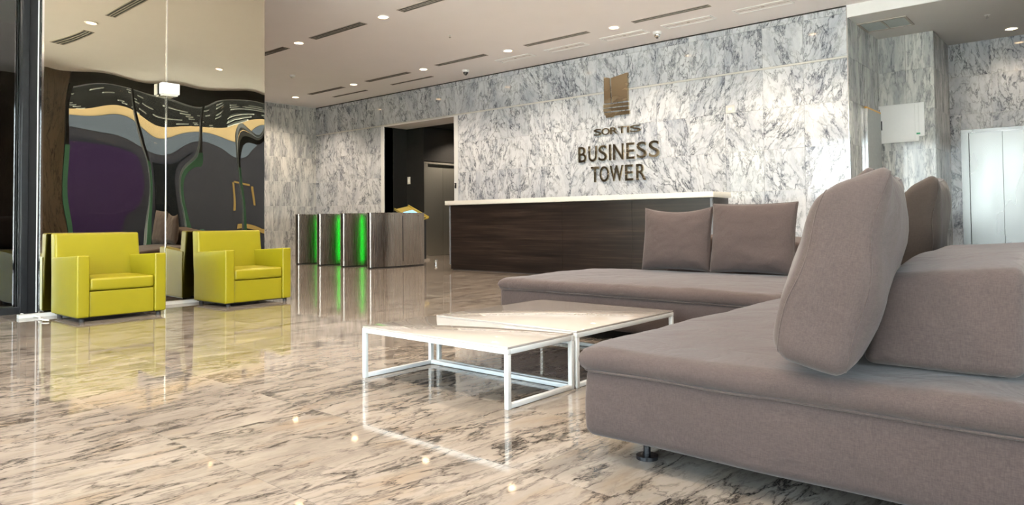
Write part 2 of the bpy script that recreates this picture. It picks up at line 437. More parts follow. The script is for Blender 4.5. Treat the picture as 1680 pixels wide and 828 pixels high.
# ---- glazing to the right of and behind the camera, lift shaft side
wright = structure('wall_right', M_darkwall, (XR, XR+.2, 9.6, 13.2, 0, H+.1), (XR, XR+.2, -3.2, -2.6, 0, H))
M_gmull = plain('green_mullion', (.05, .16, .10), .35)
def glazing(name, p0, p1, n, z1, frame=M_black, pane=M_glass, depth=.14):
    """window along one axis from p0 to p1, with mullions and panes as parts."""
    root = empty(name, (p0[0], p0[1], 0)); root['kind'] = 'structure'
    d = Vector((p1[0]-p0[0], p1[1]-p0[1], 0)); Lh = d.length; root.rotation_euler[2] = math.atan2(d.y, d.x)
    for i in range(n+1):
        u = Lh*i/n
        bobj('mullion', frame, root, (u-.035, u+.035, -depth/2, depth/2, .1, z1-.06))
        if name == 'window_1': bobj('lower_mullion', M_gmull, root, (u-.045, u+.045, depth/2+.002, depth/2+.02, .1, 2.3))
    bobj('bottom_rail', frame, root, (-.03, Lh+.03, -depth/2, depth/2, 0, .1))
    bobj('head_rail', frame, root, (-.03, Lh+.03, -depth/2, depth/2, z1-.06, z1))
    for i in range(n):
        bobj('pane', pane, root, (Lh*i/n+.04, Lh*(i+1)/n-.04, -.004, .004, .1, z1-.06))
    return root
M_brown = marble('dark_brown_marble', (.10, .075, .055), (.06, .045, .035), (.02, .015, .012), scale=2.0, stretch=(1.5, 1.5, .28), rot=.1, rough=.1)
structure('wall_column', M_brown, (XR-.02, XR+.2, 3.5, 4.6, 0, H))
glazing('window_1', (XR+.06, 4.66), (XR+.06, 9.54), 4, 3.5)
glazing('window_2', (XR+.06, -2.5), (XR+.06, 3.44), 4, 3.5)
glazing('window_3', (-7.4, YF+.05), (XR-.06, YF+.05), 6, 3.3)
structure('wall_front', M_darkwall, (-7.6, XR+.2, YF-.02, YF+.12, 3.3, H), )
structure('wall_head_right', M_darkwall, (XR, XR+.2, -3.2, 13.2, 3.5, H+.1))

# ---- left glass wall and the mirrored box
g = empty('window_4', (0, 0, 0)); g['kind'] = 'structure'
bobj('pane', M_tint, g, (-7.505, -7.495, YF+.2, 1.90, .06, H))
bobj('mullion', M_black, g, (-7.56, -7.44, 1.905, 1.955, 0, H))
bobj('bottom_rail', M_black, g, (-7.54, -7.46, YF+.2, 1.90, 0, .06))
M_mblack = plain('matt_black_cladding', (.008, .008, .009), .7, spec=.15)
structure('added_dark_wall', M_mblack, (-12.2, -12, -9, 3.9, 0, 5), (-12, -7.7, 3.7, 3.9, 0, 5))  # dark wall added outside to keep the sky out of the left glass
structure('wall_mirror_box', M_mblack, (-7.5, MX-.03, MY0, MY1, 0, H))
structure('wall_behind_box', M_darkwall, (XL, -7.5, 3.9, 4.0, 0, H))
structure('baseboard_left', M_wmetal, (MX-.03, MX+.03, MY0-.16, MY1, 0, .03))

def mirror_panel(y0, y1, label):
    z0, z1 = .032, H-.01; ny, nz = 34, 120; bm = B(); V = []
    def d(y, z):
        # bowed polished sheet: gentle waves, stronger away from the fixed top
        k = max(0.0, min(1, (3.05-z)/1.1)); k = .10 + .9*k*k*(3-2*k)
        p = Vector((y*1.5, z*.95, 3.1)); q = Vector((y*2.4, z*1.9, 8.7))
        return k*(.0062*noise.noise(p) + .0028*noise.noise(q)) + k*.0012*math.sin(3.1*z + 1.5*y)
    for i in range(ny+1):
        r_ = []
        for j in range(nz+1):
            y = y0 + (y1-y0)*i/ny; z = z0 + (z1-z0)*j/nz
            r_.append(bm.verts.new((MX + d(y, z), y, z)))
        V.append(r_)
    for i in range(ny):
        for j in range(nz): bm.faces.new((V[i][j], V[i+1][j], V[i+1][j+1], V[i][j+1]))
    root = empty('mirror_panel', (MX, (y0+y1)/2, 0), 0, label, 'mirror')
    me = mesh(bm, M_mirror, 'all'); me.transform(Matrix.Translation((-MX, -(y0+y1)/2, 0)))
    link('mirror_face', me, root)
    h = (y1-y0)/2
    bobj('backing_sheet', M_black, root, (-.028, -.014, -h+.002, h-.002, z0, z1))
    return root
mp1 = mirror_panel(MY0+.012, 3.018, 'bronze tinted mirror panel behind the left yellow armchair')
mp2 = mirror_panel(3.026, MY1-.01, 'bronze tinted mirror panel behind the right yellow armchair')
structure('trim_7', M_chrome, (MX-.012, MX+.012, 3.018, 3.026, .03, H-.01))
structure('trim_8', M_chrome, (MX-.03, MX+.01, MY0-.004, MY0+.012, .03, H-.01))
structure('trim_9', M_wmetal, (MX-.10, MX-.085, MY0-.006, MY0, .03, H-.01))

# ---- outside: pavement, canopy, facades seen in the mirror
M_pave = plain('pavement', (.78, .76, .73), .8, nscale=3)
o = structure('ground_outside', M_pave, (-30, 40, -40, YF-.1, -.35, -.205))
M_asph = plain('asphalt', (.30, .30, .30), .9, spec=.1, nscale=3)
structure('road_outside', M_asph, (XR+.3, 40, YF-.1, 40, -.35, -.205)); 
M_canopy = plain('canopy_black', (.002, .002, .0022), .8, spec=.05)
cn = structure('canopy_outside', M_canopy, (XR+.25, 4.3, -3, 16, 3.52, 3.62))
bm = B()
for i in range(10):
    for j in range(46):
        x = 1.35 + i*.31 + random.uniform(-.03, .03); y = -2.6 + j*.4 + (i % 2)*.2
        if random.random() < .45: continue
        box(bm, x-.022, x+.022, y-.09, y+.09, 3.50, 3.519)
M_dash = plain('canopy_white_slats', (.5, .5, .47), .5)
o = link('slat', mesh(bm, M_dash), cn); o['kind'] = 'stuff'
M_cream = plain('facade_cream', (.24, .15, .06), .8, nscale=1)
M_dkfac = plain('facade_dark_glass', (.015, .013, .0155), .9, spec=.1, nscale=1)
M_purple = plain('facade_purple', (.013, .005, .018), .9, spec=.1)
M_greyb = plain('facade_grey_band', (.05, .055, .065), .9, spec=.1)
fc = structure('building_outside', M_dkfac, (9, 10, 1, 30, -.2, 3.6))
bobj('cream_band', M_cream, fc, (9, 10, 1, 30, 4.0, 6.2), label='cream upper band')
bobj('grey_band', M_greyb, fc, (8.97, 10, 1, 30, 3.601, 3.99), label='pale grey band')
bobj('purple_panel', M_purple, fc, (8.9, 9, 6.3, 8.4, 0, 3.2), label='purple panel')
bobj('dark_panel', M_canopy, fc, (8.9, 9, 9.2, 10.6, 0, 3.2), label='black panel')
M_glint = lamp_mat('warm_glint', (1, .62, .22), .35)  # warm glints in the mirror, put in as glowing facade strips
for k, (ya, za, wa, ha) in enumerate(((12.2, 2.3, 1.3, .10), (12.0, 1.1, .16, 1.2), (13.6, 1.4, .12, .9), (12.4, .6, 1.5, .12), (14.3, .9, .6, .3))):
    bobj('glint_strip', M_glint, fc, (8.93, 8.99, ya, ya+wa, za, za+ha), label='added glowing strip for a warm glint')
M_leaf = plain('hedge_leaves', (.05, .11, .03), .8, noise_amt=.5, nscale=8)
def hedge(x, y, sx_, sy_, h, lab):
    bm = soft_box(sx_, sy_, h, min(sx_, sy_, h)*.35, .25, lambda v, s: v + Vector((noise.noise(v*2.1), noise.noise(v*2.1+Vector((5, 5, 5))), noise.noise(v*2.1+Vector((9, 1, 2)))))*.18)
    o = link('hedge', mesh(bm, M_leaf, 'all'), None, (x, y, -.2)); tag(o, lab, 'hedge')
hedge(-6, -9.5, 9, 1.2, 1.1, 'clipped green hedge outside the front windows')

# ------------------------------------------------------------------ ceiling fixtures
bm = B(); cyl(bm, (0, 0, -.0045), .06, .006, 28); lens_me = mesh(bm, M_lamp)
bm = B()
tube(bm, [(.078*math.cos(k*PI/14), .078*math.sin(k*PI/14), -.004) for k in range(28)], .008, 6, True); ring_me = mesh(bm, M_white, 'all')
ld = bpy.data.lights.new('downlight_beam', 'SPOT'); ld.energy = LAMP_W; ld.color = (1, .82, .64); ld.spot_size = 2.3; ld.spot_blend = .8; ld.shadow_soft_size = .05
ld2 = ld.copy(); ld2.energy = LAMP_W*.12
def downlight(x, y, z=H, label=None, data=ld):
    t = empty('downlight', (x, y, z), 0, label, 'light', 'recessed ceiling downlights')
    link('lamp_lens', lens_me, t); link('trim_ring', ring_me, t)
    l = bpy.data.objects.new('lamp_beam', data); COL.objects.link(l); l.parent = t; l.location = (0, 0, -.03)
    return t
LX = [-14.36, -12.15, -9.97, -7.83, -5.70, -3.57, -1.44]
names = {(-9.97, 6.33): 'round ceiling downlight above the mirror corner, between two double slots',
         (-7.83, 6.33): 'large round ceiling downlight nearest the top edge',
         (-14.36, 9.03): 'round downlight in the far left ceiling corner',
         (-12.15, 9.03): 'round downlight above the left end of the alcove opening',
         (-9.97, 9.03): 'round downlight right of the alcove opening, before the camera dome',
         (-7.83, 9.03): 'round downlight above the left end of the reception desk',
         (-5.70, 9.03): 'round downlight in front of the brass logo'}
rows_ = {-1.70: 'by the front windows', .98: 'above the camera', 3.65: 'over the coffee tables', 6.33: 'between sofas and counter', 9.03: 'along the back wall'}
cols_ = {-14.36: 'farthest left', -12.15: 'second from the far left', -9.97: 'third from the left', -7.83: 'middle', -5.70: 'third from the right windows', -3.57: 'second from the right windows', -1.44: 'nearest the right windows'}
for y in (-1.70, .98, 3.65, 6.33, 9.03):
    for x in LX:
        if y < 4.2 and x < -7.2: continue
        downlight(x + (.5 if y == 3.65 else 0), y, H, names.get((x, y)) or 'round ceiling downlight in the row ' + rows_[y] + ', ' + cols_[x])
downlight(-1.10, 12.51, REC_H, 'round downlight over the lift lobby at top right', ld2)
downlight(-11.5, 12.0, 3.0, 'added unseen downlight that lights the elevator in the black passage')  # unseen lamp, added to brighten the elevator doors in the alcove

def slot(x0, x1, y, wid, nb, label):
    t = empty('air_diffuser', ((x0+x1)/2, y, H), 0, label, 'vent', 'linear slot air diffusers'); h = (x1-x0)/2
    bobj('slot_recess', M_slot, t, (-h, h, -wid/2, wid/2, -.003, 0))
    bobj('frame', M_grille, t, (-h-.012, h+.012, -wid/2-.012, -wid/2, -.007, 0), (-h-.012, h+.012, wid/2, wid/2+.012, -.007, 0),
         (-h-.012, -h, -wid/2, wid/2, -.007, 0), (h, h+.012, -wid/2, wid/2, -.007, 0))
    for k in range(nb):
        yy = -wid/2 + wid*(k+1)/(nb+1)
        bobj('blade', M_grille, t, (-h, h, yy-.006, yy+.006, -.009, -.003))
for (a, b_, y, wd, nb, lab) in (
    (-11.72, -10.40, 6.36, .12, 2, 'double slot ceiling vent cut off by the mirror edge'),
    (-9.57, -8.29, 6.33, .12, 2, 'double slot ceiling vent between the two near downlights'),
    (-7.42, -6.14, 6.31, .12, 2, 'double slot ceiling vent touching the top edge'),
    (-5.28, -4.00, 6.31, .12, 2, 'double slot ceiling vent out of view above the sofas'),
    (-13.80, -12.55, 9.05, .10, 1, 'slot ceiling vent nearest the far left corner'),
    (-13.70, -12.49, 9.62, .05, 0, 'thin slot vent close to the back wall left of the alcove'),
    (-11.69, -10.40, 9.03, .10, 1, 'slot ceiling vent above the alcove opening'),
    (-11.59, -10.35, 9.60, .05, 0, 'thin slot vent close to the back wall above the alcove'),
    (-9.54, -8.31, 8.98, .10, 1, 'slot ceiling vent beside the left camera dome'),
    (-7.38, -6.14, 8.97, .09, 1, 'slot ceiling vent before the second access panel'),
    (-5.33, -4.15, 8.98, .09, 1, 'slot ceiling vent beside the right camera dome'),
    (-4.9, -3.65, 3.72, .12, 2, 'double slot ceiling vent reflected at the top edge of the mirror'),
    (-2.55, -1.33, 3.78, .12, 2, 'double slot ceiling vent reflected at left in the mirror')):
    slot(a, b_, y, wd, nb, lab)

def access_panel(x, y, label):
    t = empty('access_panel', (x, y, H), 0, label, 'panel', 'rectangular ceiling panels along the back wall'); a, b_ = .375, .095
    bobj('panel_face', M_ceil, t, (-a, a, -b_, b_, -.003, 0))
    bobj('frame', M_white, t, (-a-.02, a+.02, -b_-.02, -b_, -.010, 0), (-a-.02, a+.02, b_, b_+.02, -.010, 0), (-a-.02, -a, -b_, b_, -.010, 0), (a, a+.02, -b_, b_, -.010, 0))
    bobj('centre_seam', M_grille, t, (-a, a, -.004, .004, -.005, -.003))
    bobj('latch', M_grille, t, (-.02, .02, -.012, .012, -.008, -.003))
for x, lab in ((-8.09, 'framed ceiling panel right of the left camera dome'), (-6.96, 'framed ceiling panel left of the brass logo'), (-5.83, 'framed ceiling panel above the logo'),
               (-4.73, 'framed ceiling panel right of the right camera dome'), (-3.62, 'framed ceiling panel nearest the white fascia')):
    access_panel(x, 9.53, lab)

def dome_camera(x, y, label, dark):
    t = empty('camera_dome', (x, y, H), 0, label, 'camera')
    bm = B(); cyl(bm, (0, 0, -.02), .062, .04, 28, r2=.07); link('housing', mesh(bm, M_white, True), t)
    bm = B(); bmesh.ops.create_uvsphere(bm, u_segments=20, v_segments=12, radius=.05, matrix=Matrix.Translation((0, 0, -.045)))
    link('dome', mesh(bm, M_black if dark else M_chrome, 'all'), t)
    bm = B(); cyl(bm, (0, 0, -.085), .02, .03, 16); link('lens', mesh(bm, M_black, True), t)
dome_camera(-9.45, 9.65, 'white ceiling camera with black dome near the alcove opening', True)
dome_camera(-5.345, 9.71, 'white ceiling camera dome near the brass logo', False)
t = empty('smoke_detector', (-12.27, 7.65, H), 0, 'small round smoke detector on the ceiling above the turnstiles', 'detector')
bm = B(); cyl(bm, (0, 0, -.015), .05, .03, 24, r2=.055); link('detector_base', mesh(bm, M_white, True), t)
bm = B(); cyl(bm, (0, 0, -.045), .03, .035, 20, r2=.04); link('sensor_head', mesh(bm, M_top, True), t)
def sprinkler(x, y, z, label):
    t = empty('sprinkler', (x, y, z), 0, label, 'sprinkler')
    bm = B(); cyl(bm, (0, 0, -.003), .035, .006, 20); link('cover_ring', mesh(bm, M_white, True), t)
    bm = B(); cyl(bm, (0, 0, -.02), .010, .03, 12); cyl(bm, (0, 0, -.038), .02, .003, 12); link('sprinkler_head', mesh(bm, M_chrome, True), t)
sprinkler(-7.84, 7.66, H, 'small sprinkler head in the middle of the main ceiling')
sprinkler(-1.27, 11.44, REC_H, 'small sprinkler head in the lift lobby ceiling')
t = empty('ceiling_hatch', (-2.42, 10.98, REC_H), 0, 'grey two pane ceiling hatch over the lift lobby corner', 'panel')
M_frost = plain('frosted_pane', (.36, .42, .42), .3)
bobj('pane', M_frost, t, (-.28, -.012, -.25, .25, -.006, 0)); bobj('pane', M_frost, t, (.012, .28, -.25, .25, -.006, 0))
bobj('frame', M_grille, t, (-.31, .31, -.28, -.25, -.014, 0), (-.31, .31, .25, .28, -.014, 0), (-.31, -.28, -.25, .25, -.014, 0), (.28, .31, -.25, .25, -.014, 0), (-.012, .012, -.25, .25, -.014, 0))

# ------------------------------------------------------------------ sign on the back wall
YS = YB - .006
sg = empty('logo_emblem', (-6.43, YS, 2.9), 0, 'brass emblem of a folded tower above the lettering on the marble wall', 'emblem')
def plate(poly, th, name='plate'):
    bm = B(); prism(bm, [(x+6.43, z-2.9) for x, z in poly], -th, 0, 'xz'); link(name, mesh(bm, M_gold), sg)
plate([(-6.668, 3.262), (-6.56, 3.232), (-6.535, 2.80), (-6.668, 2.805)], .035, 'narrow_plate')
plate([(-6.520, 3.225), (-6.195, 3.275), (-6.193, 2.800), (-6.505, 2.795)], .045, 'wide_plate')
plate([(-6.687, 2.782), (-6.187, 2.774), (-6.187, 2.722), (-6.687, 2.730)], .035, 'bar')
plate([(-6.687, 2.712), (-6.190, 2.704), (-6.190, 2.654), (-6.687, 2.662)], .035, 'bar')
plate([(-6.668, 2.640), (-6.170, 2.632), (-6.170, 2.575), (-6.488, 2.572), (-6.488, 2.552), (-6.636, 2.555), (-6.636, 2.598), (-6.668, 2.598)], .035, 'bar')

def glyph(ch, font_h, thick, wfac):
    cu = bpy.data.curves.new('letter', 'FONT'); cu.body = ch; cu.size = 1; cu.extrude = .5; cu.offset = thick; cu.resolution_u = 6
    o = bpy.data.objects.new('tmp', cu); COL.objects.link(o)
    dg = bpy.context.evaluated_depsgraph_get(); me = bpy.data.meshes.new_from_object(o.evaluated_get(dg))
    bpy.data.objects.remove(o); bpy.data.curves.remove(cu)
    return me
def word(name, text, spans, z0, z1, depth, label, thick):
    root = empty(name, ((spans[0][0]+spans[-1][1])/2, YS, z0), 0, label, 'lettering')
    for ch, (x0, x1) in zip(text, spans):
        me = glyph(ch, 1, thick, 1)
        vs = [v.co.copy() for v in me.vertices]
        a0, a1 = min(v.x for v in vs), max(v.x for v in vs); b0, b1 = min(v.y for v in vs), max(v.y for v in vs); c0, c1 = min(v.z for v in vs), max(v.z for v in vs)
        for v in me.vertices:
            p = v.co; v.co = Vector((x0-root.location.x + (p.x-a0)/(a1-a0)*(x1-x0), -depth*(p.z-c0)/(c1-c0), (p.y-b0)/(b1-b0)*(z1-z0)))
        me.materials.clear(); me.materials.append(M_gold)
        link('letter', me, root)
    return root
word('sign_lettering', 'BUSINESS', [(-7.232, -7.065), (-7.015, -6.845), (-6.805, -6.635), (-6.588, -6.555), (-6.505, -6.305), (-6.245, -6.09), (-6.045, -5.865), (-5.815, -5.630)], 1.815, 2.088, .03, 'brass capital letters BUSINESS on the marble wall', .003)
word('sign_lettering', 'TOWER', [(-6.965, -6.805), (-6.785, -6.600), (-6.575, -6.315), (-6.275, -6.125), (-6.06, -5.88)], 1.452, 1.722, .03, 'brass capital letters TOWER, lowest line of the wall sign', .003)
word('sign_lettering', 'SORTIS', [(-6.892, -6.745), (-6.735, -6.575), (-6.560, -6.415), (-6.405, -6.25), (-6.225, -6.19), (-6.165, -5.965)], 2.262, 2.378, .03, 'small wide brass letters SORTIS under the emblem', .004)
# ------------------------------------------------------------------ reception counter
CX0, CX1, CY0, CY1 = -8.38, -3.76, 8.14, 8.62
ct = empty('reception_counter', ((CX0+CX1)/2, 8.38, 0), 0, 'long dark espresso wood reception counter with a white top', 'counter')
cx = (CX0+CX1)/2
bobj('carcass', M_panel, ct, (CX0-cx, CX1-cx, -.21, .23, .085, 1.055))
bobj('toe_kick', M_panel, ct, (CX0-cx+.07, CX1-cx-.07, -.22, .19, 0, .085))
bobj('counter_top', M_top, ct, (CX0-cx-.07, CX1-cx+.03, -.27, .25, 1.06, 1.13), bev=.004, label='white worktop slab')
seams = [CX0+.03, -6.06, -5.10+.2, CX1-.03]
for a, b_ in zip(seams[:-1], seams[1:]):
    bobj('front_panel', M_wood, ct, (a-cx+.002, b_-cx-.002, -.232, -.21, .012, 1.055))
bobj('edge_trim', M_edge, ct, (CX0-cx, CX0-cx+.03, -.236, -.21, .085, 1.055)); bobj('edge_trim', M_edge, ct, (CX1-cx-.03, CX1-cx, -.236, -.21, .085, 1.055))
bobj('end_panel', M_wood, ct, (CX1-cx, CX1-cx+.006, -.20, .22, .085, 1.055))

# ------------------------------------------------------------------ turnstiles
def dplan(w_, l_, n=18):
    """D shaped lens plan: narrow rounded front end, bulging sides."""
    pts = []
    for k in range(n+1):
        a = -PI/2 + PI*k/n; pts.append((w_*.5*math.cos(a)*1.0, -l_/2 + .0 + 0))
    return pts
def gate_poly(w_, l_):
    pts = []; n = 22
    for k in range(n+1):                        # right side from front to back
        t_ = k/n; y = -l_/2 + l_*t_; s_ = (1 - abs(2*t_-1)**3.2)
        pts.append((w_*.5*(.45 + .55*s_), y))
    for k in range(1, 6): a = PI*k/6; pts.append((w_*.5*.45*math.cos(a), l_/2 + .04*math.sin(a)))
    left = [(-x, y) for x, y in pts[:n+1]][::-1]
    pts += left
    for k in range(1, 6): a = PI + PI*k/6; pts.append((w_*.5*.45*math.cos(a), -l_/2 + .05*math.sin(a)))
    return pts
GW, GL = .24, 1.18
def make_gate(label):
    t = empty('turnstile', (0, 0, 0), 0, label, 'turnstile', 'brushed steel turnstiles before the alcove')
    P_ = gate_poly(GW, GL)
    bm = B(); prism(bm, P_, .02, .93); link('body', mesh(bm, M_steel, True), t)
    bm = B(); prism(bm, [(x*1.03, y*1.005) for x, y in P_], .931, .955); link('top_plate', mesh(bm, M_steel, True), t)
    bm = B(); prism(bm, [(x*.92, y*.98) for x, y in P_], 0, .0199); link('plinth', mesh(bm, M_black, True), t)
    bobj('wing_slot', M_black, t, (.112, .1215, .03, .045, .10, .90), label='dark slot for the glass wing')
    bobj('light_strip', M_green, t, (-.1225, -.112, .02, .04, .06, .90), label='glowing green light strip')
    for yy in (-.46, -.2, .42):
        bm = B(); cyl(bm, (.10 if abs(yy) > .4 else .116, yy, .90), .007, .014, 10, 'x'); link('screw', mesh(bm, M_black), t)
    return t
def copy_tree(o, parent=None):
    c = o.copy(); COL.objects.link(c)
    if parent: c.parent = parent
    for ch in list(o.children): copy_tree(ch, c)
    return c
g0 = make_gate('brushed steel turnstile nearest the counter, its whole side in view')
g0.location = (-9.70, 8.13, 0)
for x, y, lab in ((-10.46, 8.13, 'brushed steel turnstile directly left of the nearest one, green glow on its side'), (-11.19, 8.13, 'brushed steel turnstile between the leftmost and the third, green glow on its side'), (-11.90, 8.13, 'leftmost brushed steel turnstile, beside the right armchair')):
    c = copy_tree(g0); c.location = (x, y, 0); c['label'] = lab
# glass-less kiosk behind
kx, ky = -10.93, 9.62
t = empty('kiosk', (kx, ky, 0), 0, 'black self service kiosk with a slanted brass tray behind the turnstiles', 'kiosk')
bobj('pedestal', M_black, t, (-.15, .22, -.13, .13, .03, .88)); bobj('foot_plate', M_grille, t, (-.2, .27, -.18, .18, 0, .03))
R_ = Matrix.Translation((-.08, 0, .96)) @ Matrix.Rotation(math.radians(22), 4, 'Y') @ Matrix.Rotation(math.radians(12), 4, 'X')
M_tray = plain('yellow_metal_tray', (.55, .45, .12), .3, metal=.6)
bm = B(); box(bm, -.34, .34, -.17, .17, -.015, .0, mat=R_); box(bm, -.34, .34, -.19, -.17, -.015, .03, mat=R_); box(bm, -.34, .34, .17, .19, -.015, .03, mat=R_); link('tray', mesh(bm, M_tray), t)
bm = B(); box(bm, -.12, .14, -.12, .12, .002, .012, mat=R_); link('screen', mesh(bm, M_screen), t)
t = empty('floor_stop', (-9.60, 8.98, 0), 0, 'small chrome floor stop beside the nearest turnstile', 'door stop')
bm = B(); cyl(bm, (0, 0, .02), .022, .04, 16); link('stem', mesh(bm, M_chrome, True), t)
bm = B(); bmesh.ops.create_uvsphere(bm, u_segments=16, v_segments=10, radius=.03, matrix=Matrix.Translation((0, 0, .06))); link('knob', mesh(bm, M_chrome, 'all'), t)
# switch, sensor
t = empty('wall_switch', (-12.58, 10.925, 1.76), 0, 'pale wall switch plate on the black alcove wall', 'switch')
bobj('plate', M_top, t, (-.05, .05, -.012, 0, -.085, .085), bev=.004); bobj('rocker', M_white, t, (-.02, .02, -.018, -.0125, -.045, .045))
t = empty('door_sensor', (-10.345, YB-.012, 1.53), 0, 'tiny black sensor on the right jamb of the alcove', 'sensor')
bobj('housing', M_black, t, (-.018, .018, -.02, 0, -.055, .055), bev=.003); bobj('eye', M_chrome, t, (-.006, .006, -.023, -.0205, .01, .03))
# socket plate high on the wall
t = empty('wall_outlet', (-4.42, YB-.006, 2.46), 0, 'small marble coloured cover plate high on the back wall', 'outlet')
bobj('plate', M_trim, t, (-.07, .07, -.008, 0, -.06, .06), bev=.003); bobj('insert', M_white, t, (-.03, .03, -.012, -.0085, -.02, .02))

# ------------------------------------------------------------------ lifts
def lift(name, loc, rz, ws, h, mat, label):
    """ws: frame left, leaf, leaf, frame right widths."""
    t = empty(name, loc, rz, label, 'elevator'); u = 0; tot = sum(ws)
    bobj('door_frame', mat, t, (0, ws[0], -.02, .10, 0, h-.045)); bobj('door_frame', mat, t, (tot-ws[3], tot, -.02, .10, 0, h-.045))
    bobj('head_frame', mat, t, (0, tot, -.022, .10, h-.043, h))
    bobj('door_leaf', mat, t, (ws[0]+.003, ws[0]+ws[1]-.003, .03, .06, 0.004, h-.046)); bobj('door_leaf', mat, t, (ws[0]+ws[1]+.003, tot-ws[3]-.003, .03, .06, 0.004, h-.046))
    bobj('shaft_back', M_black, t, (ws[0], tot-ws[3], .07, .10, 0.004, h-.046))
    return t
lift('elevator', (-1.838, 13.05, 0), 0, (.10, .435, .435, .085), 2.155, M_elev, 'bright brushed steel elevator doors in the recess at the right edge')
lift('elevator', (-12.10, 10.945, 0), PI/2, (.12, .52, .52, .12), 2.18, M_elevd, 'dim steel elevator doors inside the dark alcove')

# ------------------------------------------------------------------ cabinet and side door in the recess
t = empty('wall_cabinet', (-2.44, 11.835, 2.21), 0, 'white electrical cabinet door on the recess wall', 'cabinet')
bobj('box', M_white, t, (-.29, .245, -.018, .006, -.29, .285), bev=.003); bobj('door', M_white, t, (-.27, .20, -.030, -.0185, -.27, .27), bev=.003)
bobj('side_flap', M_white, t, (.246, .32, -.012, .006, -.215, .285)); M_gl = plain('green_label', (.05, .35, .18), .5)
bobj('label_plate', M_gl, t, (.215, .265, -.0215, -.0185, -.19, -.165), label='small green label')
for zz in (-.2, .2): bobj('hinge', M_chrome, t, (-.285, -.272, -.034, -.0185, zz-.03, zz+.03))
M_door = plain('grey_door', (.42, .43, .42), .4)
t = empty('door_1', (TX0+.010, 11.0, 0)); t['kind'] = 'structure'
bobj('leaf', M_door, t, (0, .03, .03, .80, 0, 2.37)); bobj('edge_strip', M_chrome, t, (0, .035, 0, .03, 0, 2.37)); M_or = plain('orange_edge', (.6, .32, .06), .5)
bobj('top_edge', M_or, t, (0, .03, .0, .80, 2.371, 2.395), label='orange wooden top edge')
for zz in (.3, 1.2, 2.12): bobj('hinge', M_black, t, (0, .045, .801, .83, zz, zz+.14))

# ------------------------------------------------------------------ emergency light on the mirror seam
t = empty('emergency_light', (MX+.02, 3.03, 2.12), 0, 'small white ribbed emergency light fixed on the mirror seam', 'light')
M_diff = plain('ribbed_diffuser', (.85, .83, .76), .3)
bobj('body', M_white, t, (-.006, .07, -.085, .085, -.055, .055), bev=.006)
for k in range(9): bobj('rib', M_diff, t, (.071, .077, -.078+k*.0185, -.068+k*.0185, -.045, .045))
bobj('base_strip', M_top, t, (-.006, .06, -.07, .07, -.068, -.056))

# ------------------------------------------------------------------ tables
TH = .26
def bar(name, t, x0, x1, y0, y1, z0, z1): return bobj(name, M_wmetal, t, (x0, x1, y0, y1, z0, z1), bev=.002)
def coffee_table(cx_, cy_, wx, wy, label, open_side, th):
    t = empty('coffee_table', (cx_, cy_, 0), 0, label, 'table', 'low white coffee tables'); a, b_ = wx/2, wy/2; s_ = .011
    bobj('tabletop', M_gloss, t, (-a+.002, a-.002, -b_+.002, b_-.002, th-.010, th), bev=.0015, label='glossy white top')
    zz = th-.0105
    bar('top_frame', t, -a, a, -b_, -b_+2*s_, zz-.022, zz); bar('top_frame', t, -a, a, b_-2*s_, b_, zz-.022, zz)
    bar('top_frame', t, -a, -a+2*s_, -b_+2*s_, b_-2*s_, zz-.022, zz); bar('top_frame', t, a-2*s_, a, -b_+2*s_, b_-2*s_, zz-.022, zz)
    for sx_ in (-1, 1):
        for sy_ in (-1, 1):
            x_, y_ = sx_*(a-s_), sy_*(b_-s_); bar('leg', t, x_-s_, x_+s_, y_-s_, y_+s_, 0, zz-.0225)
    if open_side != 'front': bar('bottom_rail', t, -a+2*s_, a-2*s_, -b_, -b_+2*s_, .002, .022)
    bar('bottom_rail', t, -a+2*s_, a-2*s_, b_-2*s_, b_, .002, .022)
    if open_side != 'left': bar('bottom_rail', t, -a, -a+2*s_, -b_+2*s_, b_-2*s_, .002, .022)
    bar('bottom_rail', t, a-2*s_, a, -b_+2*s_, b_-2*s_, .002, .022)
    return t
coffee_table(-2.44, 2.465, .985, .475, 'low white gloss coffee table nearest the camera', 'front', .262)
coffee_table(-2.425, 3.195, .965, .955, 'low white gloss coffee table nearer the far sofa', 'left', .268)

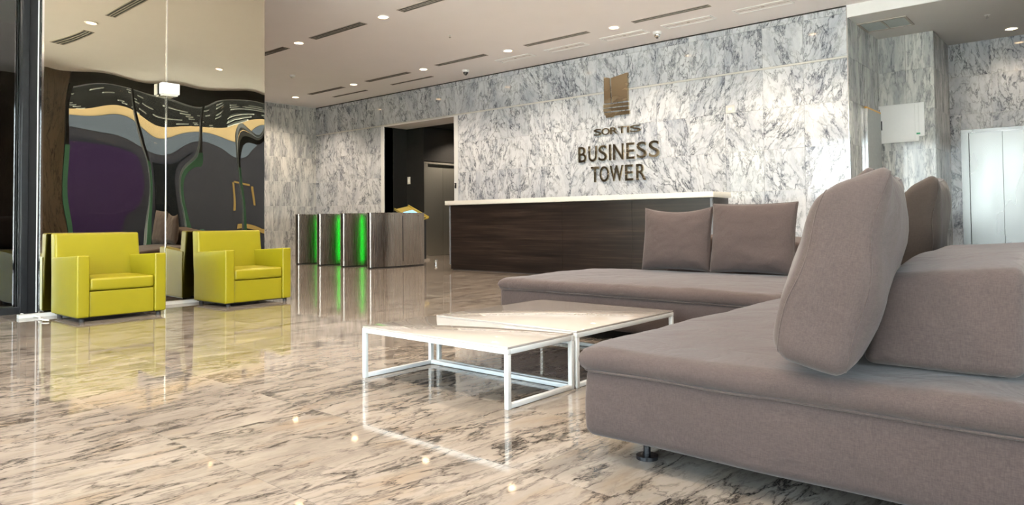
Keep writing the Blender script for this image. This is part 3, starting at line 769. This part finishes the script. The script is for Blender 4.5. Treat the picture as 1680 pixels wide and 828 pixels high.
# ------------------------------------------------------------------ sofas
def wav(v, amp, f, seed=0):
    p = v*f + Vector((seed, seed*1.7, seed*.3)); return noise.noise(p)*amp
def sofa(X0, X1, Y0, Y1, label, seed, name='sofa'):
    cx_, cy_ = (X0+X1)/2, (Y0+Y1)/2; sx_, sy_ = X1-X0, Y1-Y0
    t = empty(name, (cx_, cy_, 0), 0, label, 'sofa')
    def fb(v, s):
        k = math.sin(PI*min(1, max(0, v.z/s[2])))
        n = Vector((v.x/(s[0]/2), v.y/(s[1]/2), 0)); ln = max(abs(n.x), abs(n.y))
        if ln > .9:
            v = v + Vector((n.x if abs(n.x) > .95 else 0, n.y if abs(n.y) > .95 else 0, 0))*(.004*k + wav(v, .006, 3.2, seed))
        v.z += wav(v, .006, 2.3, seed+4) if v.z < .03 else 0
        return v
    o = link('base', mesh(soft_box(sx_-.02, sy_-.02, .235, .035, .04, fb), M_fab, 'all'), t, (0, 0, .075))
    def fm(v, s):
        u, w_ = v.x/(s[0]/2), v.y/(s[1]/2)
        if v.z > .04:
            e_ = (1-abs(u)**5)*(1-abs(w_)**5)
            v = v + Vector((0, 0, .018*e_*(v.z/s[2]) + wav(v, .007, 3.0, seed)*(v.z/s[2]) + wav(v, .003, 9, seed)*(v.z/s[2])))
        # pinched corners
        c_ = max(0, abs(u)-.9)*max(0, abs(w_)-.9)*100
        v = v + Vector((0, 0, -.014*c_ if v.z > .05 else 0))
        k = math.sin(PI*min(1, max(0, v.z/s[2])))
        if abs(u) > .97: v.x += math.copysign(.008*k + wav(v, .006, 5, seed), u)
        if abs(w_) > .97: v.y += math.copysign(.008*k + wav(v, .006, 5, seed), w_)
        return v
    link('mattress', mesh(soft_box(sx_+.006, sy_+.006, .085, .036, .035, fm), M_fab, 'all'), t, (0, 0, .287))
    bm = B(); r_ = .05; pts = []
    for qx, qy, a0 in ((1, 1, 0), (-1, 1, 90), (-1, -1, 180), (1, -1, 270)):
        for k in range(7):
            a = math.radians(a0+15*k); pts.append((qx*(sx_/2-r_)+r_*math.cos(a)*1.0, qy*(sy_/2-r_)+r_*math.sin(a), 0))
    dense = []
    for i in range(len(pts)):
        p, q = Vector(pts[i]), Vector(pts[(i+1) % len(pts)]); n_ = max(1, int((q-p).length/.06))
        for k in range(n_): 
            v = p.lerp(q, k/n_); v.z = wav(v, .006, 4, seed); dense.append(v)
    tube(bm, dense, .004, 6, True); link('piping', mesh(bm, M_fab, 'all'), t, (0, 0, .296))
    for a in (-1, 1):
        for b_ in (-1, 1):
            bm = B(); cyl(bm, (0, 0, .006), .036, .012, 28); cyl(bm, (0, 0, .045), .012, .066, 12); 
            link('foot', mesh(bm, M_foot, True), t, (a*(sx_/2-.17), b_*(sy_/2-.14), 0))
    return t
sofa(-1.37, -.12, 1.93, 3.93, 'large taupe fabric sofa module nearest the camera at the right', 1)
sofa(-3.47, -1.42, 3.86, 5.16, 'taupe fabric sofa module beyond the coffee tables', 5)

def bolster(loc, rz, sx_, sy_, h, label, seed):
    """wedge back block: base sx_ wide, narrower at the top, long in y."""
    def f(v, s):
        k = v.z/s[2]
        v = Vector((v.x*(1-.14*k) + .03*k, v.y*(1-.02*k), v.z))
        e_ = 1-abs(v.y/(s[1]/2))**2.4
        v.z += (.050*e_ - .01)*k + .015*k*(v.x/(s[0]/2)) + wav(v, .006, 4, seed)
        kk = math.sin(PI*min(1, max(0, v.z/s[2])))
        if abs(v.y) > s[1]/2*.93: v.y += math.copysign(.006*kk, v.y)
        return v
    t = empty('back_bolster', loc, rz, label, 'bolster')
    link('cover', mesh(soft_box(sx_, sy_, h, .032, .035, f), M_fab, 'all'), t)
    return t
bolster((-.362, 2.86, .390), 0, .37, 1.52, .262, 'long taupe back block lying on the near sofa behind the big cushion', 3)
bolster((-2.26, 5.35, .0), PI/2, .34, 1.14, .62, 'taupe back block behind the cushions of the far sofa', 8)

def pillow(w_, h_, t_, loc, rot, label, seed=0, ear=.05, soft=.45, wr=.006, sag=0.0):
    """square cushion in local xz plane, thickness along y, standing on z=0."""
    n = 36; bm = B()
    def P(u, v, s_):
        x = w_/2*u*(1-ear*(1-v*v)); z = h_/2*v*(1-ear*(1-u*u)) 
        th = t_/2*(max(0, 1-abs(u)**2.6)*max(0, 1-abs(v)**2.6))**soft
        th *= 1 - .25*v
        q = Vector((x, 0, z)); 
        wv = noise.noise(Vector((u*2.2+seed, v*2.2, s_*3)))*wr*2 + noise.noise(Vector((u*5+seed, v*7, s_*5+2)))*wr
        edge = (1-abs(u)**6)*(1-abs(v)**6)
        z -= sag*(1-u*u)*max(0, v)
        return Vector((x, s_*(th + wv*edge), z + h_/2))
    G = {}
    for s_ in (-1, 1):
        for i in range(n+1):
            for j in range(n+1):
                u, v = -1+2*i/n, -1+2*j/n
                u = math.sin(u*PI/2)*.55 + u*.45; v = math.sin(v*PI/2)*.55 + v*.45
                if s_ == 1 and (i in (0, n) or j in (0, n)): G[1, i, j] = G[-1, i, j]; continue
                G[s_, i, j] = bm.verts.new(P(u, v, s_))
    for s_ in (-1, 1):
        for i in range(n):
            for j in range(n):
                q = [G[s_, i, j], G[s_, i+1, j], G[s_, i+1, j+1], G[s_, i, j+1]]
                bm.faces.new(q if s_ == -1 else q[::-1])
    t = empty('cushion', loc, 0, label, 'cushion', 'loose scatter cushions on the sofas'); t.rotation_euler = rot
    rim = [G[-1, i, 0].co.copy() for i in range(n)] + [G[-1, n, j].co.copy() for j in range(n)] + [G[-1, i, n].co.copy() for i in range(n, 0, -1)] + [G[-1, 0, j].co.copy() for j in range(n, 0, -1)]
    link('cover', mesh(bm, M_fab, 'all'), t)
    bm = B(); tube(bm, rim, .0035, 5, True); link('edge_seam', mesh(bm, M_fab, 'all'), t)
    return t
D = math.radians
pillow(.58, .50, .18, (-2.625, 5.0, .392), (D(-8), 0, D(2)), 'square taupe cushion, left one of the pair on the far sofa', 2, sag=.03)
pillow(.64, .52, .18, (-2.015, 4.985, .392), (D(-8), 0, D(-1)), 'square taupe cushion, right one of the pair on the far sofa', 6)
M_fabd = fabric('darker_fabric', (.035, .025, .020), (.045, .033, .026))  # same weave in darker colours, for the farthest cushion only
def fat_cushion(w_, h_, t_, loc, rot, label, seed, fab=M_fab):
    """boxy cushion with a welted side band; wide in x, thick in y, pinched corner ears."""
    def f(v, s):
        u, k, q = v.x/(s[0]/2), v.z/s[2]*2-1, v.y/(s[1]/2)
        e_ = (1-abs(u)**3)*(1-abs(k)**3)
        v = v.copy(); v.y *= .80 + .42*max(0, e_) - .10*k
        v.z += .045*q*max(0, k)
        c_ = max(0, abs(u)-.55)*max(0, abs(k)-.55)*4.9
        v.x *= .955 + .06*c_; v.y *= 1 + .10*c_; v.z = s[2]/2 + (v.z - s[2]/2)*(.94 + .085*c_)
        v += Vector((wav(v, .016, 4, seed), wav(v, .024, 5, seed+3), wav(v, .020, 4, seed+7)))
        v += Vector((0, 1, .3))*(wav(Vector((v.x, v.y, v.z*.5)), .006, 14, seed))
        return v
    t = empty('cushion', loc, 0, label, 'cushion', 'loose scatter cushions on the sofas'); t.rotation_euler = rot
    link('cover', mesh(soft_box(w_, t_, h_, .05, .028, f), fab, 'all'), t)
    bm = B()
    for sy in (-1, 1):
        P_ = []
        for qx, qz, a0 in ((1, 1, 0), (-1, 1, 90), (-1, -1, 180), (1, -1, 270)):
            for k in range(5):
                a = math.radians(a0+22.5*k); P_.append(Vector((qx*(w_/2-.05)+.0355*math.cos(a), sy*(t_/2-.0155), h_/2 + qz*(h_/2-.05)+.0355*math.sin(a))))
        dn = []
        for i in range(len(P_)):
            p, q = P_[i], P_[(i+1) % len(P_)]; n_ = max(1, int((q-p).length/.03))
            for k in range(n_): dn.append(f(p.lerp(q, k/n_), (w_, t_, h_)))
        tube(bm, dn, .0025, 5, True)
    link('edge_seam', mesh(bm, fab, 'all'), t)
    return t
fat_cushion(.50, .53, .21, (-.655, 2.13, .388), (D(-14), D(0), D(-82)), 'big taupe cushion leaning on the back block in the foreground', 11)
fat_cushion(.50, .56, .17, (-.73, 2.66, .385), (D(-8), 0, D(-86)), 'taupe cushion half hidden behind the big foreground cushion', 15)
fat_cushion(.50, .56, .17, (-.68, 3.40, .39), (D(-7), 0, D(-84)), 'darker coloured cushion farthest back on the near sofa', 21, M_fabd)

# ------------------------------------------------------------------ armchairs
def make_armchair(label):
    """faces +x; width along y; front face at x=0, back at x=-.66"""
    t = empty('armchair', (0, 0, 0), 0, label, 'armchair', 'chartreuse vinyl armchairs before the mirror')
    W, Dp = .705, .615; aw = .095
    def slab(name, x0, x1, y0, y1, z0, z1, r=.012, fn=None, rot=None, loc=None):
        bm = soft_box(x1-x0, y1-y0, z1-z0, r, .04, fn)
        return link(name, mesh(bm, M_yel, True), t, ((x0+x1)/2, (y0+y1)/2, z0), rot)
    def armf(v, s):
        k = v.z/s[2]; v = v.copy(); v.z -= .030*k*(.5 - v.x/s[0]) ; return v
    slab('arm', -Dp, 0, -W/2, -W/2+aw, .035, .54, .012, armf); slab('arm', -Dp, 0, W/2-aw, W/2, .035, .54, .012, armf)
    slab('front_panel', -.10, -.012, -W/2+aw+.002, W/2-aw-.002, .035, .243, .010)
    def seat(v, s):
        v = v.copy(); v.z += .012*(1-(v.x/s[0]*2)**2)*(1-(v.y/s[1]*2)**2)*(v.z/s[2]) + wav(v, .003, 9, 3); return v
    slab('seat_cushion', -.50, -.004, -W/2+aw+.003, W/2-aw-.003, .248, .350, .022, seat)
    def back(v, s):
        v = v.copy(); k = v.z/s[2]; v.x -= .070*k; v.y *= 1-.035*max(0, k-.5); return v
    slab('backrest', -.605, -.485, -W/2+.006, W/2-.006, .045, .718, .016, back)
    bobj('underframe', M_black, t, (-.58, -.04, -W/2+.02, W/2-.02, .026, .034))
    for a in (-.555, -.04):
        for b_ in (-W/2+.05, W/2-.05):
            bm = B(); cyl(bm, (0, 0, .0125), .02, .025, 16); link('leg', mesh(bm, M_rubber, True), t, (a, b_, 0))
    bobj('tag', M_rubber, t, (-.5, -.47, W/2, W/2+.002, .12, .16), label='small dark brand tag')
    bobj('tag', M_rubber, t, (-.5, -.47, -W/2-.002, -W/2, .12, .16), label='small dark brand tag') if False else None
    return t
c1 = make_armchair('chartreuse yellow armchair at left, next to the dark glass')
c2 = copy_tree(c1); c2['label'] = 'chartreuse yellow armchair at right, next to the turnstiles'
c1.location = (-6.37, 2.367, 0); c1.rotation_euler[2] = D(.5)
c2.location = (-6.375, 3.612, 0); c2.rotation_euler[2] = D(1.5)

# ------------------------------------------------------------------ small things by the glass
bm = B(); pts = []
for k in range(26):
    a = k/25; pts.append((-7.38+.72*a, 1.90-.02*math.sin(a*9) + .03*noise.noise(Vector((k*.5, 1, 1))), .008+.006*abs(math.sin(a*12))))
tube(bm, pts, .006, 6); o = link('power_cable', mesh(bm, M_white, 'all')); tag(o, 'white cable lying on the floor by the left armchair', 'cable')
